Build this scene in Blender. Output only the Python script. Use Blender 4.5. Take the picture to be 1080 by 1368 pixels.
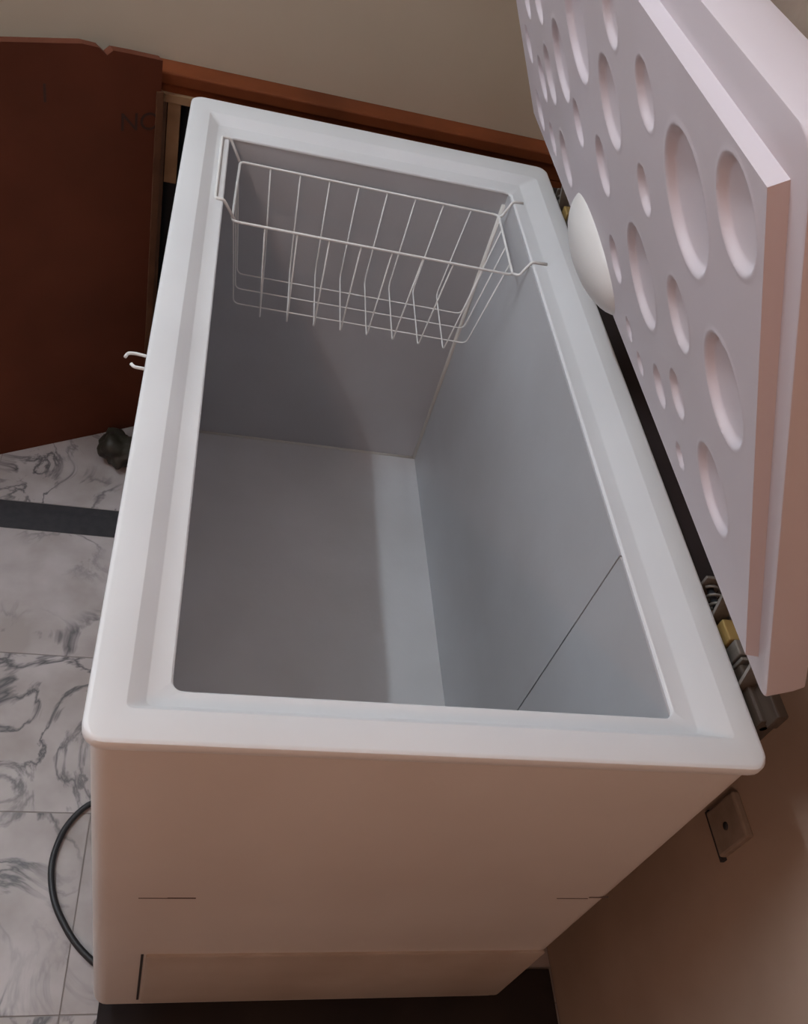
import bpy, bmesh, math, random
from mathutils import Vector, Matrix, noise
random.seed(7)
for o in list(bpy.data.objects): bpy.data.objects.remove(o)
S = bpy.context.scene
COL = S.collection

# ------------------------------------------------------------------ camera
cam = bpy.data.cameras.new('camera'); cam_o = bpy.data.objects.new('camera', cam); COL.objects.link(cam_o)
cam_o.location = (0.06309, -0.34402, 1.51531)
cam_o.rotation_euler = (0.74703, -0.24525, -0.08228)
cam.sensor_fit = 'VERTICAL'; cam.sensor_height = 24.0; cam.lens = 1196.84/1368*24.0
cam.clip_start = 0.01
S.camera = cam_o

# ------------------------------------------------------------------ world, added window light, exposure
W = bpy.data.worlds.new('world'); S.world = W; W.use_nodes = True
bg = W.node_tree.nodes['Background']; bg.inputs[0].default_value = (0.80, 0.88, 1.0, 1); bg.inputs[1].default_value = 1.0
S.view_settings.view_transform = 'Standard'; S.view_settings.look = 'None'
S.view_settings.gamma = 1.0; S.view_settings.use_curve_mapping = False
S.view_settings.exposure = 0.0

def area_light(name, loc, target, sx, sy, power, color):
    l = bpy.data.lights.new(name, 'AREA'); l.shape = 'RECTANGLE'; l.size = sx; l.size_y = sy
    l.energy = power; l.color = color
    o = bpy.data.objects.new(name, l); COL.objects.link(o); o.location = loc
    o.rotation_euler = (Vector(target)-Vector(loc)).to_track_quat('-Z', 'Y').to_euler()
    return o
WIN = (0.20, 1.25, 1.15, 2.50)     # added, unseen window opening in the left wall: y0, y1, z0, z1
XL, XR, YN, YF, ZC = -1.75, 0.732, -1.9, 1.335, 2.7
area_light('added_window_light', (XL-0.30, 0.75, 2.10), (0.3, 0.55, 0.8), 1.1, 1.3, 17, (0.78, 0.89, 1.0))  # cool light added outside the unseen window

# ------------------------------------------------------------------ materials
def mat(name, color, rough=0.5, metal=0.0, var=None, scale=6.0, bump=0.0, bscale=60.0, spec=0.5, detail=4.0):
    m = bpy.data.materials.new(name); m.use_nodes = True
    nt = m.node_tree; b = nt.nodes['Principled BSDF']
    b.inputs['Base Color'].default_value = (*color, 1); b.inputs['Roughness'].default_value = rough
    b.inputs['Metallic'].default_value = metal; b.inputs['Specular IOR Level'].default_value = spec
    geo = nt.nodes.new('ShaderNodeNewGeometry')
    if var:
        n = nt.nodes.new('ShaderNodeTexNoise'); n.inputs['Scale'].default_value = scale; n.inputs['Detail'].default_value = detail
        r = nt.nodes.new('ShaderNodeValToRGB')
        r.color_ramp.elements[0].position = 0.32; r.color_ramp.elements[1].position = 0.68
        r.color_ramp.elements[0].color = (*var, 1); r.color_ramp.elements[1].color = (*color, 1)
        nt.links.new(geo.outputs['Position'], n.inputs['Vector'])
        nt.links.new(n.outputs['Fac'], r.inputs['Fac']); nt.links.new(r.outputs['Color'], b.inputs['Base Color'])
    if bump > 0:
        n2 = nt.nodes.new('ShaderNodeTexNoise'); n2.inputs['Scale'].default_value = bscale; n2.inputs['Detail'].default_value = 3
        bp = nt.nodes.new('ShaderNodeBump'); bp.inputs['Strength'].default_value = bump; bp.inputs['Distance'].default_value = 0.002
        nt.links.new(geo.outputs['Position'], n2.inputs['Vector'])
        nt.links.new(n2.outputs['Fac'], bp.inputs['Height']); nt.links.new(bp.outputs['Normal'], b.inputs['Normal'])
    return m

def marble(name):
    m = bpy.data.materials.new(name); m.use_nodes = True
    nt = m.node_tree; b = nt.nodes['Principled BSDF']; L = nt.links.new
    b.inputs['Roughness'].default_value = 0.38
    geo = nt.nodes.new('ShaderNodeNewGeometry')
    info = nt.nodes.new('ShaderNodeObjectInfo')
    off = nt.nodes.new('ShaderNodeVectorMath'); off.operation = 'MULTIPLY_ADD'
    comb = nt.nodes.new('ShaderNodeCombineXYZ')
    for k in range(3): L(info.outputs['Random'], comb.inputs[k])
    off.inputs[1].default_value = (9, 7, 5)
    L(comb.outputs[0], off.inputs[0]); L(geo.outputs['Position'], off.inputs[2])
    n = nt.nodes.new('ShaderNodeTexNoise'); n.inputs['Scale'].default_value = 6.5; n.inputs['Detail'].default_value = 5
    n.inputs['Roughness'].default_value = 0.55; n.inputs['Distortion'].default_value = 1.1
    L(off.outputs[0], n.inputs['Vector'])
    # thin veins where the noise crosses its middle
    s = nt.nodes.new('ShaderNodeMath'); s.operation = 'SUBTRACT'; s.inputs[1].default_value = 0.5; L(n.outputs['Fac'], s.inputs[0])
    a = nt.nodes.new('ShaderNodeMath'); a.operation = 'ABSOLUTE'; L(s.outputs[0], a.inputs[0])
    r = nt.nodes.new('ShaderNodeValToRGB'); r.color_ramp.elements[0].position = 0.0; r.color_ramp.elements[1].position = 0.036
    r.color_ramp.elements[0].color = (1, 1, 1, 1); r.color_ramp.elements[1].color = (0, 0, 0, 1); L(a.outputs[0], r.inputs['Fac'])
    n2 = nt.nodes.new('ShaderNodeTexNoise'); n2.inputs['Scale'].default_value = 4.0; n2.inputs['Detail'].default_value = 3; L(off.outputs[0], n2.inputs['Vector'])
    r2 = nt.nodes.new('ShaderNodeValToRGB'); r2.color_ramp.elements[0].position = 0.42; r2.color_ramp.elements[1].position = 0.58
    L(n2.outputs['Fac'], r2.inputs['Fac'])
    mu = nt.nodes.new('ShaderNodeMath'); mu.operation = 'MULTIPLY'; L(r.outputs['Color'], mu.inputs[0]); L(r2.outputs['Color'], mu.inputs[1])
    r3 = nt.nodes.new('ShaderNodeValToRGB'); r3.color_ramp.elements[0].position = 0.35; r3.color_ramp.elements[1].position = 0.65
    r3.color_ramp.elements[0].color = (0.33, 0.285, 0.27, 1); r3.color_ramp.elements[1].color = (0.46, 0.415, 0.41, 1)
    n3 = nt.nodes.new('ShaderNodeTexNoise'); n3.inputs['Scale'].default_value = 9.0; n3.inputs['Detail'].default_value = 4; L(off.outputs[0], n3.inputs['Vector'])
    L(n3.outputs['Fac'], r3.inputs['Fac'])
    mx = nt.nodes.new('ShaderNodeMix'); mx.data_type = 'RGBA'
    L(mu.outputs[0], mx.inputs[0]); L(r3.outputs['Color'], mx.inputs[6]); mx.inputs[7].default_value = (0.085, 0.08, 0.085, 1)
    L(mx.outputs[2], b.inputs['Base Color'])
    return m

M = {
 'enamel': mat('white_enamel', (0.78, 0.785, 0.80), 0.32, var=(0.73, 0.735, 0.75), scale=5),
 'shell': mat('white_painted_steel', (0.70, 0.66, 0.63), 0.42, var=(0.62, 0.57, 0.54), scale=3.0, bump=0.05, bscale=25),
 'lowpanel': mat('darker_painted_steel', (0.50, 0.44, 0.39), 0.55, var=(0.38, 0.31, 0.26), scale=5),  # access panel, darker and browner than the shell
 'plug': mat('moulded_lid_plastic', (0.68, 0.605, 0.65), 0.42, var=(0.64, 0.57, 0.60), scale=4),
 'lamp': mat('frosted_lamp_plastic', (0.76, 0.73, 0.71), 0.35),
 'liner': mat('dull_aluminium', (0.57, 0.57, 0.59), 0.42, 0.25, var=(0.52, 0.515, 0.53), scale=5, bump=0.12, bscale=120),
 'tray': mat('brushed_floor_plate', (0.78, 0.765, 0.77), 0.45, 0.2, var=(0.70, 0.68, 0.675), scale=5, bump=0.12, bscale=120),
 'sealant': mat('yellowed_sealant', (0.72, 0.69, 0.64), 0.6),
 'wire': mat('white_coated_wire', (0.80, 0.79, 0.77), 0.4),
 'seam': mat('dark_seam', (0.03, 0.03, 0.035), 0.8),
 'scratch': mat('grey_scratch', (0.13, 0.10, 0.09), 0.8),
 'plaster': mat('beige_plaster', (0.46, 0.385, 0.295), 0.9, var=(0.42, 0.35, 0.265), scale=3, bump=0.25, bscale=30),
 'pinkwall': mat('dusty_pink_plaster', (0.42, 0.322, 0.258), 0.9, var=(0.35, 0.262, 0.207), scale=5, bump=0.3, bscale=40),
 'ceil': mat('white_ceiling', (0.80, 0.80, 0.79), 0.9),
 'marble': marble('veined_marble_tile'),
 'grout': mat('grey_grout', (0.27, 0.24, 0.23), 0.95),
 'black': mat('black_granite', (0.025, 0.024, 0.028), 0.45, var=(0.04, 0.038, 0.04), scale=60),
 'brown': mat('red_brown_wood', (0.170, 0.042, 0.012), 0.7, var=(0.100, 0.026, 0.008), scale=7, bump=0.1, bscale=20, spec=0.15),
 'brown2': mat('dark_red_brown_board', (0.118, 0.034, 0.017), 0.75, var=(0.088, 0.026, 0.013), scale=5, bump=0.1, bscale=20, spec=0.15),
 'palewood': mat('bare_pale_wood', (0.27, 0.16, 0.08), 0.7, var=(0.20, 0.11, 0.05), scale=18),
 'midwood': mat('mid_brown_wood', (0.14, 0.06, 0.025), 0.7, var=(0.09, 0.035, 0.014), scale=18),
 'ink': mat('dark_marker', (0.038, 0.013, 0.007), 0.8),
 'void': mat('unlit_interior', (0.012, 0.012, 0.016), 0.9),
 'rubber': mat('black_rubber', (0.018, 0.018, 0.02), 0.5),
 'hinge': mat('galvanised_steel', (0.26, 0.24, 0.22), 0.45, 0.4, var=(0.14, 0.12, 0.10), scale=40),
 'hingebrown': mat('tarnished_brown_steel', (0.060, 0.042, 0.030), 0.6, 0.0),
 'brass': mat('yellow_passivated_steel', (0.34, 0.23, 0.08), 0.5, 0.2),
 'bag': mat('dark_olive_plastic', (0.034, 0.032, 0.020), 0.55, var=(0.016, 0.010, 0.007), scale=22),
 'socket': mat('old_socket_plastic', (0.30, 0.235, 0.19), 0.75, var=(0.22, 0.17, 0.135), scale=40),
 'matshade': mat('dark_mat_and_shade', (0.030, 0.021, 0.018), 0.95, var=(0.014, 0.010, 0.011), scale=6),
 'shade': mat('dark_maroon_gap_shade', (0.016, 0.008, 0.008), 0.8),
 'frame': mat('added_window_white', (0.7, 0.7, 0.68), 0.5),
 'lightplastic': mat('white_plastic', (0.8, 0.8, 0.79), 0.4),
}

# ------------------------------------------------------------------ helpers
def link(name, me, m, parent=None, smooth=False):
    o = bpy.data.objects.new(name, me); COL.objects.link(o)
    if m: me.materials.append(M[m] if isinstance(m, str) else m)
    if smooth:
        for p in me.polygons: p.use_smooth = True
    if parent: o.parent = parent
    return o
def from_bm(name, bm, m, parent=None, smooth=False):
    me = bpy.data.meshes.new(name); bmesh.ops.recalc_face_normals(bm, faces=bm.faces[:]); bm.to_mesh(me); bm.free()
    return link(name, me, m, parent, smooth)
def tag(o, label=None, cat=None, group=None, kind=None):
    if label: o['label'] = label
    if cat: o['category'] = cat
    if group: o['group'] = group
    if kind: o['kind'] = kind
    return o
def empty(name, loc, label, cat, group=None):
    o = bpy.data.objects.new(name, None); COL.objects.link(o); o.location = loc; o.empty_display_size = 0.05
    return tag(o, label, cat, group)
def add_box(bm, x0, x1, y0, y1, z0, z1, bev=0.0, seg=2, mtx=None):
    r = bmesh.ops.create_cube(bm, size=1.0); vs = r['verts']
    for v in vs:
        v.co = Vector(((x0+x1)/2+v.co.x*(x1-x0), (y0+y1)/2+v.co.y*(y1-y0), (z0+z1)/2+v.co.z*(z1-z0)))
    if bev > 0:
        es = list({e for v in vs for e in v.link_edges})
        rb = bmesh.ops.bevel(bm, geom=es, offset=bev, segments=seg, profile=0.5, affect='EDGES')
        vs = list({v for f in rb['faces'] for v in f.verts} | {v for v in vs if v.is_valid})
    if mtx:
        for v in vs: v.co = mtx @ v.co
    return vs
def box(name, b, m, parent=None, bev=0.0, seg=2, mtx=None, origin=None):
    bm = bmesh.new(); add_box(bm, *b, bev=bev, seg=seg, mtx=mtx)
    o = from_bm(name, bm, m, None)
    if parent:
        o.parent = parent; o.matrix_parent_inverse = Matrix.Translation(-parent.location)
    return o
def rrect(x0, x1, y0, y1, z, r, seg=6):
    pts = []
    for cx, cy, a0 in ((x1-r, y1-r, 0), (x0+r, y1-r, 90), (x0+r, y0+r, 180), (x1-r, y0+r, 270)):
        for k in range(seg+1):
            a = math.radians(a0+90*k/seg); pts.append(Vector((cx+r*math.cos(a), cy+r*math.sin(a), z)))
    return pts
def loft(name, loops, m, parent=None, cap0=False, cap1=False, smooth=True, mtx=None, angle=30):
    bm = bmesh.new(); rings = []
    for lp in loops: rings.append([bm.verts.new(mtx @ p if mtx else p) for p in lp])
    n = len(rings[0])
    for a, b in zip(rings, rings[1:]):
        for k in range(n): bm.faces.new((a[k], a[(k+1) % n], b[(k+1) % n], b[k]))
    if cap0: bm.faces.new(rings[0])
    if cap1: bm.faces.new(rings[-1])
    o = from_bm(name, bm, m, None)
    if smooth:
        for p in o.data.polygons: p.use_smooth = True
        o.data.set_sharp_from_angle(angle=math.radians(angle))
    if parent:
        o.parent = parent; o.matrix_parent_inverse = Matrix.Translation(-parent.location)
    return o
def tube(name, paths, rad, m, parent=None, cyclic=False, seg=8):
    """paths: one polyline or list of polylines -> swept tube mesh with end caps"""
    if not isinstance(paths[0][0], (tuple, list, Vector)): paths = [paths]
    bm = bmesh.new()
    for pts in paths:
        P = [Vector(p) for p in pts]; n = len(P); rings = []; up = None
        for i in range(n):
            if cyclic: t = (P[(i+1) % n]-P[i-1]).normalized()
            elif i == 0: t = (P[1]-P[0]).normalized()
            elif i == n-1: t = (P[-1]-P[-2]).normalized()
            else: t = ((P[i+1]-P[i]).normalized()+(P[i]-P[i-1]).normalized()).normalized()
            if up is None:
                up = Vector((0, 0, 1)) if abs(t.z) < 0.9 else Vector((1, 0, 0))
            u = (up-t*up.dot(t))
            if u.length < 1e-4: u = Vector((0, 1, 0))-t*t.y
            u.normalize(); up = u; v = t.cross(u)
            rings.append([bm.verts.new(P[i]+(u*math.cos(2*math.pi*k/seg)+v*math.sin(2*math.pi*k/seg))*rad) for k in range(seg)])
        rng = range(n) if cyclic else range(n-1)
        for i in rng:
            a, b = rings[i], rings[(i+1) % n]
            for k in range(seg): bm.faces.new((a[k], a[(k+1) % seg], b[(k+1) % seg], b[k]))
        if not cyclic: bm.faces.new(rings[0]); bm.faces.new(rings[-1])
    o = from_bm(name, bm, m, None, True)
    if parent:
        o.parent = parent; o.matrix_parent_inverse = Matrix.Translation(-parent.location)
    return o
def bend(pts, r=0.008, seg=4):
    """round the inner corners of a polyline"""
    P = [Vector(p) for p in pts]; out = [P[0]]
    for a, b, c in zip(P, P[1:], P[2:]):
        d1 = (a-b); d2 = (c-b); q = min(r, d1.length*0.45, d2.length*0.45)
        s = b+d1.normalized()*q; e = b+d2.normalized()*q
        for k in range(seg+1):
            t = k/seg; out.append(s*(1-t)**2+b*2*t*(1-t)+e*t*t)
    out.append(P[-1]); return out
def cyl(name, a, b, rad, m, parent=None, seg=16): return tube(name, [a, b], rad, m, parent, seg=seg)

# ------------------------------------------------------------------ room shell
floor = box('floor', (XL, XR+0.15, YN, YF+0.15, -0.05, -0.0014), 'grout'); tag(floor, kind='structure')
# 30 cm tiles, joints at x = -0.04 and y = 0.01, a black border strip at y = 0.905 .. 0.98
xs = [-0.04+0.30*k for k in range(-6, 4)]
ys = [0.01+0.30*k for k in range(-6, 3)]
J = 0.0011
def tile(x0, x1, y0, y1, m, name='floor_tile'):
    x0 = max(x0, XL); x1 = min(x1, XR)
    if x1-x0 < 0.02: return
    bm = bmesh.new(); add_box(bm, x0+J, x1-J, y0+J, y1-J, -0.004, 0.0, bev=0.0)
    me = bpy.data.meshes.new(name); bm.to_mesh(me); bm.free(); link(name, me, m, floor)
for x in xs:
    for y in ys: tile(x, x+0.30, y, y+0.30 if y+0.30 < 0.9 else 0.905, 'marble')
    tile(x, x+0.30, 0.98, 1.28, 'marble')
    tile(x, x+0.30, 1.28, YF, 'marble')
for k in range(4): tile(-1.84+0.60*k+0.0, -1.84+0.60*(k+1), 0.905, 0.98, 'black', 'border_strip')
tile(-1.84+2.40, XR, 0.905, 0.98, 'black', 'border_strip')

tag(box('wall_far', (XL-0.15, XR+0.15, YF, YF+0.15, 0, ZC), 'plaster'), kind='structure')
tag(box('wall_right', (XR, XR+0.15, YN, YF, 0, ZC), 'pinkwall'), kind='structure')
tag(box('wall_near', (XL-0.15, XR+0.15, YN-0.15, YN, 0, ZC), 'pinkwall'), kind='structure')
bm = bmesh.new(); y0, y1, z0, z1 = WIN
add_box(bm, XL-0.15, XL, YN, y0, 0, ZC); add_box(bm, XL-0.15, XL, y1, YF, 0, ZC)
add_box(bm, XL-0.15, XL, y0, y1, 0, z0); add_box(bm, XL-0.15, XL, y0, y1, z1, ZC)
tag(from_bm('wall_left', bm, 'pinkwall'), kind='structure')
tag(box('ceiling', (XL-0.15, XR+0.15, YN-0.15, YF+0.15, ZC, ZC+0.1), 'ceil'), kind='structure')
bm = bmesh.new()
for a in ((y0, y0+0.04, z0, z1), (y1-0.04, y1, z0, z1), (y0, y1, z0, z0+0.04), (y0, y1, z1-0.04, z1), ((y0+y1)/2-0.02, (y0+y1)/2+0.02, z0, z1)):
    add_box(bm, XL-0.10, XL-0.06, a[0], a[1], a[2], a[3])
tag(from_bm('added_window_1', bm, 'frame'), kind='structure')  # frame of the added window, out of view

# ------------------------------------------------------------------ chest freezer
w, Ln, H = 0.6124, 1.1392, 0.85
fz = empty('chest_freezer', (w/2, Ln/2, 0.0), 'long white chest freezer with its lid propped open, empty grey metal inside', 'freezer')
e = 0.005
loft('outer_shell', [rrect(e, w-e, e, Ln-e, z, 0.020) for z in (0.075, 0.10, 0.45, 0.838)], 'shell', fz, cap0=True)
# collar: raised outer land, sloping step down, inner ledge around the opening
loft('rim', [rrect(0.006, w-0.006, 0.006, Ln-0.006, 0.8355, 0.016), rrect(0.001, w-0.001, 0.001, Ln-0.001, 0.8365, 0.018),
             rrect(0, w, 0, Ln, 0.839, 0.018), rrect(0, w, 0, Ln, 0.846, 0.018), rrect(0.001, w-0.001, 0.001, Ln-0.001, 0.8485, 0.018),
             rrect(0.003, w-0.003, 0.003, Ln-0.003, 0.8497, 0.016), rrect(0.005, w-0.005, 0.005, Ln-0.005, 0.850, 0.014),
             rrect(0.031, 0.585, 0.030, 1.092, 0.850, 0.006), rrect(0.032, 0.584, 0.031, 1.091, 0.8498, 0.006),
             rrect(0.0455, 0.556, 0.040, 1.077, 0.8385, 0.006), rrect(0.047, 0.554, 0.041, 1.075, 0.838, 0.006),
             rrect(0.064, 0.536, 0.0545, 1.046, 0.838, 0.010), rrect(0.0655, 0.5345, 0.056, 1.0445, 0.8370, 0.010),
             rrect(0.066, 0.534, 0.0565, 1.044, 0.8345, 0.010)], 'enamel', fz)
lx0, lx1, ly0, ly1, lz = 0.066, 0.5315, 0.057, 1.045, 0.20
SEAM = 0.2585
box('liner_floor', (lx0-0.01, lx1+0.01, ly0-0.01, ly1+0.01, lz-0.012, lz), 'tray', fz)
box('liner_panel', (lx1, lx1+0.012, SEAM+0.0011, ly1+0.012, lz, 0.8345), 'liner', fz)
box('liner_panel', (lx1, lx1+0.012, ly0-0.012, SEAM-0.0011, lz, 0.8345), 'liner', fz)
box('liner_panel', (lx0-0.012, lx0, ly0-0.012, ly1+0.012, lz, 0.8345), 'liner', fz)
box('liner_panel', (lx0, lx1, ly1, ly1+0.012, lz, 0.8345), 'liner', fz)
box('liner_panel', (lx0, lx1, ly0-0.012, ly0, lz, 0.8345), 'liner', fz)
tag(box('liner_seam', (lx1+0.008, lx1+0.0125, SEAM-0.004, SEAM+0.004, lz, 0.834), 'seam', fz), 'dark vertical seam in the inner wall')
cyl('sealant_bead', (lx1-0.001, ly1-0.001, lz+0.002), (lx1-0.001, ly1-0.001, 0.815), 0.0048, 'sealant', fz, 8)
cyl('sealant_bead', (lx0, ly1-0.001, lz+0.001), (lx1-0.002, ly1-0.001, lz+0.001), 0.003, 'sealant', fz, 8)
# end panel fittings
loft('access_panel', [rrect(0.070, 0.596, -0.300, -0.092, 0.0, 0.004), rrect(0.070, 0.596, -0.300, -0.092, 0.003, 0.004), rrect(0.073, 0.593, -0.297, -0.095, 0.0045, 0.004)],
     'lowpanel', fz, cap1=True, mtx=Matrix(((1, 0, 0, 0), (0, 0, -1, e), (0, -1, 0, 0), (0, 0, 0, 1))))
box('panel_slit', (0.0640, 0.0672, e-0.0008, e+0.002, 0.098, 0.300), 'seam', fz)
bm = bmesh.new()
def streak(bm, x0, x1, z, th):
    add_box(bm, x0, x1, e-0.0006, e+0.001, z-th, z+th)
streak(bm, 0.055, 0.085, 0.495, 0.0006); streak(bm, 0.085, 0.115, 0.4955, 0.0012)
tag(from_bm('scratch', bm, 'scratch'), 'thin dark scratch'); bpy.data.objects['scratch'].parent = fz; bpy.data.objects['scratch'].matrix_parent_inverse = Matrix.Translation(-fz.location)
bm = bmesh.new(); streak(bm, 0.535, 0.575, 0.499, 0.0005); streak(bm, 0.575, 0.600, 0.503, 0.0012)
o = tag(from_bm('scratch', bm, 'scratch'), 'thin dark scratch'); o.parent = fz; o.matrix_parent_inverse = Matrix.Translation(-fz.location)
# castors
for cx, cy in ((0.34, 0.09), (0.08, 0.12), (0.53, 0.12), (0.08, 1.02), (0.53, 1.02)):
    c = box('castor', (cx-0.018, cx+0.018, cy-0.018, cy+0.018, 0.045, 0.0755), 'hingebrown', fz, bev=0.003)
    wh = tube('castor_wheel', [(cx-0.010, cy, 0.0225), (cx+0.010, cy, 0.0225)], 0.0225, 'rubber', None, seg=20)
    wh.parent = c; wh.matrix_parent_inverse = Matrix.Identity(4)
# front latch: white U shaped hasp below the rim
lt = tube('front_latch', [bend([(0.004, 0.548, 0.764), (-0.020, 0.548, 0.766), (-0.024, 0.552, 0.767)], 0.004),
                          bend([(0.004, 0.572, 0.764), (-0.022, 0.574, 0.766), (-0.030, 0.570, 0.768), (-0.032, 0.562, 0.768)], 0.004)], 0.0021, 'lightplastic', fz)
box('latch_plate', (-0.0005, 0.006, 0.535, 0.600, 0.745, 0.785), 'lightplastic', fz, bev=0.002)

# ---- lid: hinged at the back, leaning over the opening
TH = math.atan2(0.4852, 0.8744)
D = Vector((-math.sin(TH), 0, math.cos(TH))); N = Vector((-math.cos(TH), 0, -math.sin(TH))); O = Vector((0.6124, 0, 0.85))
def lp(y, u, off): return O+Vector((0, y, 0))+D*u+N*off
LM = Matrix((( D.x, 0, N.x, O.x), (0, 1, 0, 0), (D.z, 0, N.z, O.z), (0, 0, 0, 1)))   # (u, y, off) -> world
lid = loft('lid', [rrect(0.091, 0.603, 0.033, 1.097, -0.034, 0.016), rrect(0.086, 0.611, 0.026, 1.104, -0.031, 0.018),
                   rrect(0.085, 0.615, 0.025, 1.105, -0.022, 0.018), rrect(0.085, 0.615, 0.025, 1.105, 0.0005, 0.018),
                   rrect(0.0855, 0.6145, 0.0255, 1.1045, 0.0016, 0.018), rrect(0.0865, 0.6135, 0.0265, 1.1035, 0.002, 0.017)],
           'plug', fz, cap0=True, cap1=True, mtx=LM, angle=40)
def sub(o, parent):      # a sub-part built in world coordinates under a part built in world coordinates
    o.parent = parent; o.matrix_parent_inverse = Matrix.Identity(4); return o
# moulded inner panel with round dimples of many sizes, as one displaced surface
PU0, PU1, PY0, PY1 = 0.132, 0.580, 0.050, 1.082
dim = [(0.196, 0.486, 0.050), (0.095, 0.537, 0.034), (0.115, 0.384, 0.042), (0.355, 0.314, 0.050), (0.228, 0.366, 0.031), (0.140, 0.250, 0.040),
       (0.243, 0.265, 0.023), (0.297, 0.516, 0.026), (0.320, 0.425, 0.021), (0.432, 0.448, 0.040), (0.242, 0.184, 0.014),
       (0.829, 0.400, 0.032), (1.000, 0.275, 0.026), (0.898, 0.268, 0.030), (0.813, 0.310, 0.036), (0.700, 0.374, 0.044), (0.568, 0.462, 0.052),
       (0.945, 0.360, 0.028), (0.985, 0.182, 0.030), (0.626, 0.335, 0.026), (0.480, 0.250, 0.026), (0.395, 0.172, 0.014), (0.310, 0.215, 0.022),
       (0.440, 0.185, 0.014), (0.770, 0.215, 0.036), (0.880, 0.190, 0.024), (0.700, 0.510, 0.040), (0.900, 0.500, 0.045), (0.400, 0.535, 0.026),
       (0.800, 0.480, 0.026), (1.010, 0.430, 0.030), (0.500, 0.350, 0.030)]
nu, ny = 320, 640; vs = []; fs = []
HT = [[0.0]*(ny+1) for _ in range(nu+1)]
def ss(t): t = max(0.0, min(1.0, t)); return t*t*(3-2*t)
for cy, cu, r in dim:
    dep = min(0.0100, 0.0040+0.12*r); wl = 0.0055/r            # bowl depth, width of the rounded edge as a fraction of r
    i0 = max(0, int((cu-r*1.2-PU0)/(PU1-PU0)*nu)); i1 = min(nu, int((cu+r*1.2-PU0)/(PU1-PU0)*nu)+1)
    j0 = max(0, int((cy-r*1.2-PY0)/(PY1-PY0)*ny)); j1 = min(ny, int((cy+r*1.2-PY0)/(PY1-PY0)*ny)+1)
    for i in range(i0, i1+1):
        for j in range(j0, j1+1):
            q = math.hypot(PY0+(PY1-PY0)*j/ny-cy, PU0+(PU1-PU0)*i/nu-cu)/r
            if q < 1.0: v = -dep*(0.55*ss((1.0-q)/wl)+0.45*(1-q*q))
            else: v = 0.0005*ss((1.14-q)/0.14)
            HT[i][j] = min(HT[i][j], v) if v < 0 else (HT[i][j] if HT[i][j] < 0 else max(HT[i][j], v))
for i in range(nu+1):
    u = PU0+(PU1-PU0)*i/nu
    for j in range(ny+1):
        y = PY0+(PY1-PY0)*j/ny
        vs.append(lp(y, u, 0.012+HT[i][j]))
for i in range(nu):
    for j in range(ny):
        a = i*(ny+1)+j; fs.append((a, a+1, a+ny+2, a+ny+1))
# sloping skirt down to the flange
ring = [(0, j) for j in range(ny+1)]+[(i, ny) for i in range(1, nu+1)]+[(nu, j) for j in range(ny-1, -1, -1)]+[(i, 0) for i in range(nu-1, 0, -1)]
base = len(vs)
for i, j in ring:
    u = PU0+(PU1-PU0)*i/nu; y = PY0+(PY1-PY0)*j/ny
    u += 0.003*((i == nu)-(i == 0)); y += 0.003*((j == ny)-(j == 0))
    vs.append(lp(y, u, 0.0015))
for k in range(len(ring)):
    k2 = (k+1) % len(ring); a = ring[k][0]*(ny+1)+ring[k][1]; b = ring[k2][0]*(ny+1)+ring[k2][1]
    fs.append((b, a, base+k, base+k2))
me = bpy.data.meshes.new('inner_panel'); me.from_pydata(vs, [], fs); me.update()
ip = link('inner_panel', me, 'plug', lid, True); ip.data.set_sharp_from_angle(angle=math.radians(50))
tag(ip, 'moulded panel of round dimples')
# lamp cover: white egg shaped dome
bm = bmesh.new(); bmesh.ops.create_uvsphere(bm, u_segments=32, v_segments=20, radius=1.0)
for v in bm.verts:
    c = v.co; v.co = lp(0.618+0.110*c.y, 0.168+0.062*c.x, 0.000+0.040*c.z)
lc = from_bm('lamp_cover', bm, 'lamp', lid, True); tag(lc, 'white egg-shaped lamp cover')
tag(box('gap_shade_strip', (w-0.004, w+0.050, 0.232, 0.880, 0.790, 0.822), 'shade', fz, bev=0.003), 'dark rail strip added behind the rim to darken the gap')
box('gap_shade_strip', (w-0.004, w+0.050, 1.072, 1.132, 0.790, 0.822), 'shade', fz, bev=0.003)  # near-black strips added so the gap under the lid reads as shade
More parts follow.
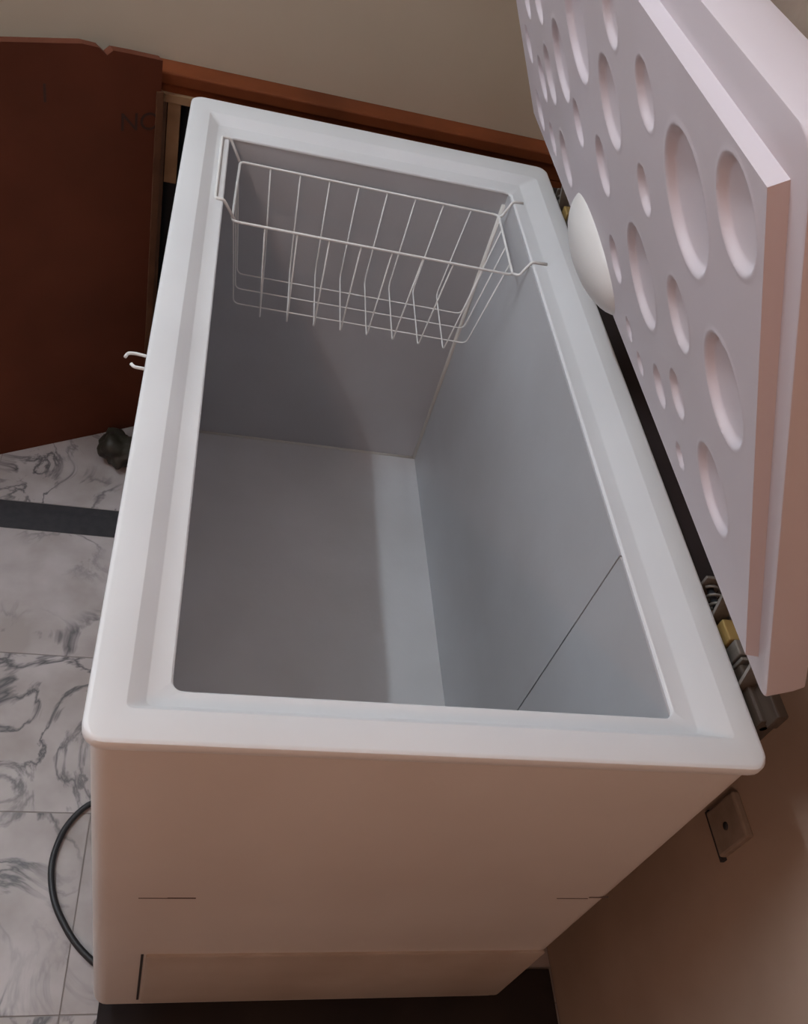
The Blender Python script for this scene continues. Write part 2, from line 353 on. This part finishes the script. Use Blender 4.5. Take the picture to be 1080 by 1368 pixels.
# hinges at the back
def hinge(y0):
    h = box('hinge', (w-0.004, w+0.008, y0, y0+0.125, 0.700, 0.832), 'hingebrown', fz, bev=0.002)
    # stepped brown bracket, steel clip, yellow tab and a coil spring along the pivot
    bm = bmesh.new()
    add_box(bm, w+0.008, w+0.030, y0+0.005, y0+0.070, 0.780, 0.850, 0.002); add_box(bm, w+0.014, w+0.026, y0, y0+0.042, 0.845, 0.868, 0.002)
    sub(from_bm('hinge_bracket', bm, 'hingebrown'), h)
    sub(box('hinge_plate', (w+0.008, w+0.030, y0+0.078, y0+0.096, 0.790, 0.856), 'hinge', None, bev=0.0015), h)
    sub(box('hinge_rib', (w+0.008, w+0.032, y0+0.071, y0+0.075, 0.790, 0.856), 'hinge', None, bev=0.001), h)
    sub(box('hinge_tab', (w+0.006, w+0.030, y0+0.098, y0+0.124, 0.790, 0.852), 'brass', None, bev=0.0015), h)
    arm = bmesh.new()
    for yy in (y0+0.045, y0+0.130):
        pts = [Vector((w+0.010, yy, 0.800)), Vector((w+0.034, yy, 0.800)), lp(yy, 0.125, -0.036), lp(yy, 0.105, -0.031)]
        f1 = [arm.verts.new(p) for p in pts]; f2 = [arm.verts.new(p+Vector((0, 0.004, 0))) for p in pts]
        arm.faces.new(f1); arm.faces.new(f2[::-1])
        for k in range(4): arm.faces.new((f1[k], f1[(k+1) % 4], f2[(k+1) % 4], f2[k]))
    sub(from_bm('hinge_arm', arm, 'hinge', None), h)
    coil = [(w+0.018+0.009*math.cos(t*0.5), y0+0.136+0.0009*t, 0.836+0.009*math.sin(t*0.5)) for t in range(0, 44)]
    sub(tube('hinge_spring', coil, 0.0018, 'hinge', None, seg=6), h)
    sub(cyl('hinge_pin', (w+0.018, y0+0.005, 0.836), (w+0.018, y0+0.180, 0.836), 0.004, 'seam', None, 10), h)
    sub(box('hinge_clip', (w+0.006, w+0.030, y0+0.177, y0+0.181, 0.800, 0.853), 'hinge', None, bev=0.001), h)
hinge(0.046); hinge(0.885)

# ------------------------------------------------------------------ wire basket hanging inside the freezer
bk = empty('wire_basket', (0.30, 0.93, 0.645), 'white wire basket hanging at the far end inside the freezer', 'basket')
def bp(x, y, z):   # slight twist of the whole basket
    a = math.radians(-1.6); cx, cy = 0.30, 0.93
    return Vector((cx+(x-cx)*math.cos(a)-(y-cy)*math.sin(a), cy+(x-cx)*math.sin(a)+(y-cy)*math.cos(a), z))
bx0, bx1, by0, by1, bz1, bz0 = 0.083, 0.514, 0.840, 1.018, 0.811, 0.648
tx0, tx1, ty0, ty1 = 0.100, 0.492, 0.850, 0.998
def rr(x0, x1, y0, y1, z, r=0.008):
    return [bp(p.x, p.y, p.z) for p in rrect(x0, x1, y0, y1, z, r, 4)]
tube('top_rim', rr(bx0, bx1, by0, by1, bz1), 0.0021, 'wire', bk, cyclic=True)
for k in range(8):
    f = (k+1)/9.0; xt = bx0+(bx1-bx0)*f; xb = tx0+(tx1-tx0)*f
    tube('cross_wire', bend([bp(xt, by1, bz1), bp(xb, ty1, bz0+0.002), bp(xb, ty0-0.006, bz0-0.001), bp(xt, by0, bz1)], 0.010), 0.0012, 'wire', bk, seg=6)
for k in range(3):
    f = (0.18, 0.46, 0.75)[k]; yt = by0+(by1-by0)*f; yb = ty0+(ty1-ty0)*f
    tube('long_wire', bend([bp(bx0, yt, bz1), bp(tx0, yb, bz0-0.003), bp(tx1, yb, bz0-0.003), bp(bx1, yt, bz1)], 0.010), 0.0012, 'wire', bk, seg=6)
zl = 0.8402
tube('hanging_hook', bend([(0.0845, 0.850, bz1), (0.070, 0.850, 0.834), (0.066, 0.850, zl), (0.0545, 0.850, zl), (0.0545, 1.036, zl), (0.066, 1.036, zl), (0.070, 1.036, 0.834), (0.0845, 1.024, bz1)], 0.004), 0.0022, 'wire', bk)
tube('hanging_hook', bend([bp(bx1, by0+0.004, bz1), (0.521, 0.833, bz1+0.002), (0.533, 0.833, zl), (0.557, 0.833, zl)], 0.004), 0.0022, 'wire', bk)
tube('hanging_hook', bend([bp(bx1, by1-0.004, bz1), (0.521, 1.008, bz1+0.002), (0.533, 1.012, zl), (0.550, 1.012, zl)], 0.004), 0.0022, 'wire', bk)

# ------------------------------------------------------------------ cupboard behind, loose board, bag, cord, socket
cb = empty('low_cupboard', (0.33, 1.29, 0.0), 'low red-brown wooden cupboard against the far wall behind the freezer', 'cupboard')
CF = 1.284; CT = 0.816
box('cupboard_top', (-0.075, 0.728, CF-0.006, YF-0.002, CT-0.022, CT), 'brown', cb, bev=0.003)
box('top_rail', (-0.060, 0.726, CF, CF+0.016, CT-0.052, CT-0.022), 'brown', cb)
tag(box('rail_edge', (-0.058, 0.05, CF-0.010, CF, CT-0.050, CT-0.036), 'palewood', cb), 'bare pale wood strip')
tag(box('stile', (-0.062, -0.048, CF-0.004, CF+0.016, 0.0, CT-0.050), 'midwood', cb), 'lighter wooden stile')
tag(box('wood_block', (-0.046, -0.024, CF-0.006, CF+0.012, 0.612, CT-0.052), 'palewood', cb), 'pale bare wood block')
box('cupboard_side', (-0.075, -0.062, CF+0.004, YF-0.002, 0.0, CT-0.022), 'brown', cb)
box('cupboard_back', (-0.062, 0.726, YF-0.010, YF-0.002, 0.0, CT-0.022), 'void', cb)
box('cupboard_door', (0.080, 0.400, CF, CF+0.016, 0.03, CT-0.054), 'brown', cb, bev=0.002)
box('cupboard_door', (0.404, 0.726, CF, CF+0.016, 0.03, CT-0.054), 'brown', cb, bev=0.002)

# loose board standing at an angle, on the floor, its right edge by the cupboard
pa = Vector((-0.057, 1.258, 0)); T = Vector((-0.8856, -0.4645, 0)); NB = Vector((0.4645, -0.8856, 0))
bd = empty('wooden_board', (pa+T*0.28), 'dark red-brown wooden board standing on the floor left of the freezer', 'board')
BMX = Matrix(((T.x, NB.x, 0, pa.x), (T.y, NB.y, 0, pa.y), (0, 0, 1, 0), (0, 0, 0, 1)))   # (along, out, z)
bm = bmesh.new()
prof = [(0.0, 0.001), (0.60, 0.001), (0.60, 0.868), (0.25, 0.869), (0.135, 0.868), (0.108, 0.862), (0.095, 0.850), (0.085, 0.858), (0.05, 0.852), (0.0, 0.842)]
fa = [bm.verts.new(BMX @ Vector((a, 0.0, z))) for a, z in prof]; fb = [bm.verts.new(BMX @ Vector((a, -0.018, z))) for a, z in prof]
bm.faces.new(fa); bm.faces.new(fb[::-1])
for k in range(len(prof)): bm.faces.new((fa[k], fb[k], fb[(k+1) % len(prof)], fa[(k+1) % len(prof)]))
o = from_bm('board_panel', bm, 'brown2')
o.parent = bd; o.matrix_parent_inverse = Matrix.Translation(-bd.location)
o = box('board_edge', (-0.004, 0.009, -0.018, 0.003, 0.001, 0.790), 'midwood', bd, bev=0.001, mtx=BMX)
o = box('board_split', (0.195, 0.199, -0.001, 0.0006, 0.775, 0.805), 'ink', bd, mtx=BMX)
tc = bpy.data.curves.new('writing', 'FONT'); tc.body = 'NO'; tc.size = 0.045; tc.extrude = 0.0004; tc.align_x = 'LEFT'
to = bpy.data.objects.new('writing', tc); COL.objects.link(to)
tm = bpy.data.meshes.new_from_object(to); bpy.data.objects.remove(to)
wr = link('writing', tm, 'ink', bd); tag(wr, 'dark hand-written letters NO')
# text x runs to the viewer's right (-T), text y up, text z outwards
TX = Matrix(((-T.x, 0, NB.x, 0), (-T.y, 0, NB.y, 0), (0, 1, 0, 0), (0, 0, 0, 1)))
pos = pa+T*0.073+NB*0.0007+Vector((0, 0, 0.722))
for v in tm.vertices: v.co = TX @ v.co+pos
wr.matrix_parent_inverse = Matrix.Translation(-bd.location)

# crumpled bag
bm = bmesh.new(); bmesh.ops.create_icosphere(bm, subdivisions=4, radius=1.0)
for v in bm.verts:
    n = noise.noise(v.co*1.3+Vector((3, 1, 5)))*0.34+abs(noise.noise(v.co*2.6))*0.22
    c = v.co*(0.85+n); v.co = Vector((-0.098+0.049*c.x, 1.135+0.050*c.y, max(0.0005, 0.032+0.040*c.z)))
o = from_bm('crumpled_bag', bm, 'bag', None, True); tag(o, 'small dark crumpled plastic bag on the floor beside the board', 'bag')

# power cord loop on the floor
o = tube('power_cord', bend([(0.12, 0.36, 0.006), (0.02, 0.345, 0.006), (-0.045, 0.328, 0.006), (-0.078, 0.285, 0.006), (-0.090, 0.225, 0.006), (-0.075, 0.165, 0.006), (-0.035, 0.105, 0.006), (0.02, 0.060, 0.006), (0.10, 0.04, 0.006)], 0.03, 5), 0.0050, 'rubber')
tag(o, 'black power cord looping out from under the freezer', 'cord')

# dark mat by the freezer end; its left part paints shade on the floor
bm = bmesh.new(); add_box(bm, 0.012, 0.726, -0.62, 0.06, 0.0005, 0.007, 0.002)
o = from_bm('floor_mat_and_shade', bm, 'matshade'); tag(o, 'dark mat and painted shade on the floor in front of the freezer end', 'mat')

# wall socket
sk = empty('wall_socket', (XR-0.008, 0.055, 0.565), 'old square wall socket with a round hole, low on the wall beside the freezer', 'socket')
box('socket_plate', (XR-0.010, XR+0.001, 0.028, 0.084, 0.570, 0.634), 'socket', sk, bev=0.003)
cyl('socket_hole', (XR-0.0105, 0.054, 0.602), (XR-0.006, 0.054, 0.602), 0.005, 'seam', sk)
box('socket_shadow_strip', (XR-0.005, XR+0.001, 0.026, 0.088, 0.562, 0.570), 'seam', sk)  # dark strip painted as the shadow under the plate

# ceiling tube lamp
def tube_lamp():
    t = empty('ceiling_tube_lamp', (-0.98, 0.75, ZC), 'white fluorescent tube lamp on the ceiling', 'lamp')
    box('lamp_base', (-1.01, -0.95, 0.15, 1.25, ZC-0.035, ZC), 'lightplastic', t, bev=0.004)
    em = bpy.data.materials.new('glowing_tube'); em.use_nodes = True
    b = em.node_tree.nodes['Principled BSDF']; b.inputs['Emission Color'].default_value = (0.79, 0.91, 1.0, 1); b.inputs['Emission Strength'].default_value = 128
    cyl('lamp_tube', (-0.98, 0.17, ZC-0.055), (-0.98, 1.23, ZC-0.055), 0.019, em, t)
tube_lamp()

# added warm fill bulb on a flex, unseen behind the camera
def added_fill_bulb():
    px, py, pz = -0.40, -1.25, 1.80
    t = empty('added_fill_bulb', (px, py, ZC), 'added unseen warm bulb for fill light, hanging from the ceiling on a flex', 'lamp')
    cyl('flex', (px, py, pz+0.09), (px, py, ZC), 0.003, 'rubber', t, 8)
    cyl('bulb_holder', (px, py, pz+0.045), (px, py, pz+0.095), 0.016, 'rubber', t)
    em = bpy.data.materials.new('glowing_fill_bulb'); em.use_nodes = True
    b = em.node_tree.nodes['Principled BSDF']; b.inputs['Emission Color'].default_value = (1.0, 0.45, 0.22, 1); b.inputs['Emission Strength'].default_value = 5
    loft('bulb_glass', [[Vector((px+r*math.cos(a*math.pi/8), py+r*math.sin(a*math.pi/8), pz+z)) for a in range(16)] for r, z in
         ((0.004, -0.045), (0.018, -0.041), (0.028, -0.03), (0.033, -0.012), (0.031, 0.006), (0.024, 0.024), (0.016, 0.038), (0.013, 0.05))], em, t, cap0=True, cap1=True)
    l = bpy.data.lights.new('fill_bulb_light', 'POINT'); l.energy = 16; l.color = (1.0, 0.59, 0.41); l.shadow_soft_size = 0.05
    lo = bpy.data.objects.new('fill_bulb_light', l); COL.objects.link(lo); lo.location = (px, py, pz-0.10)
added_fill_bulb()
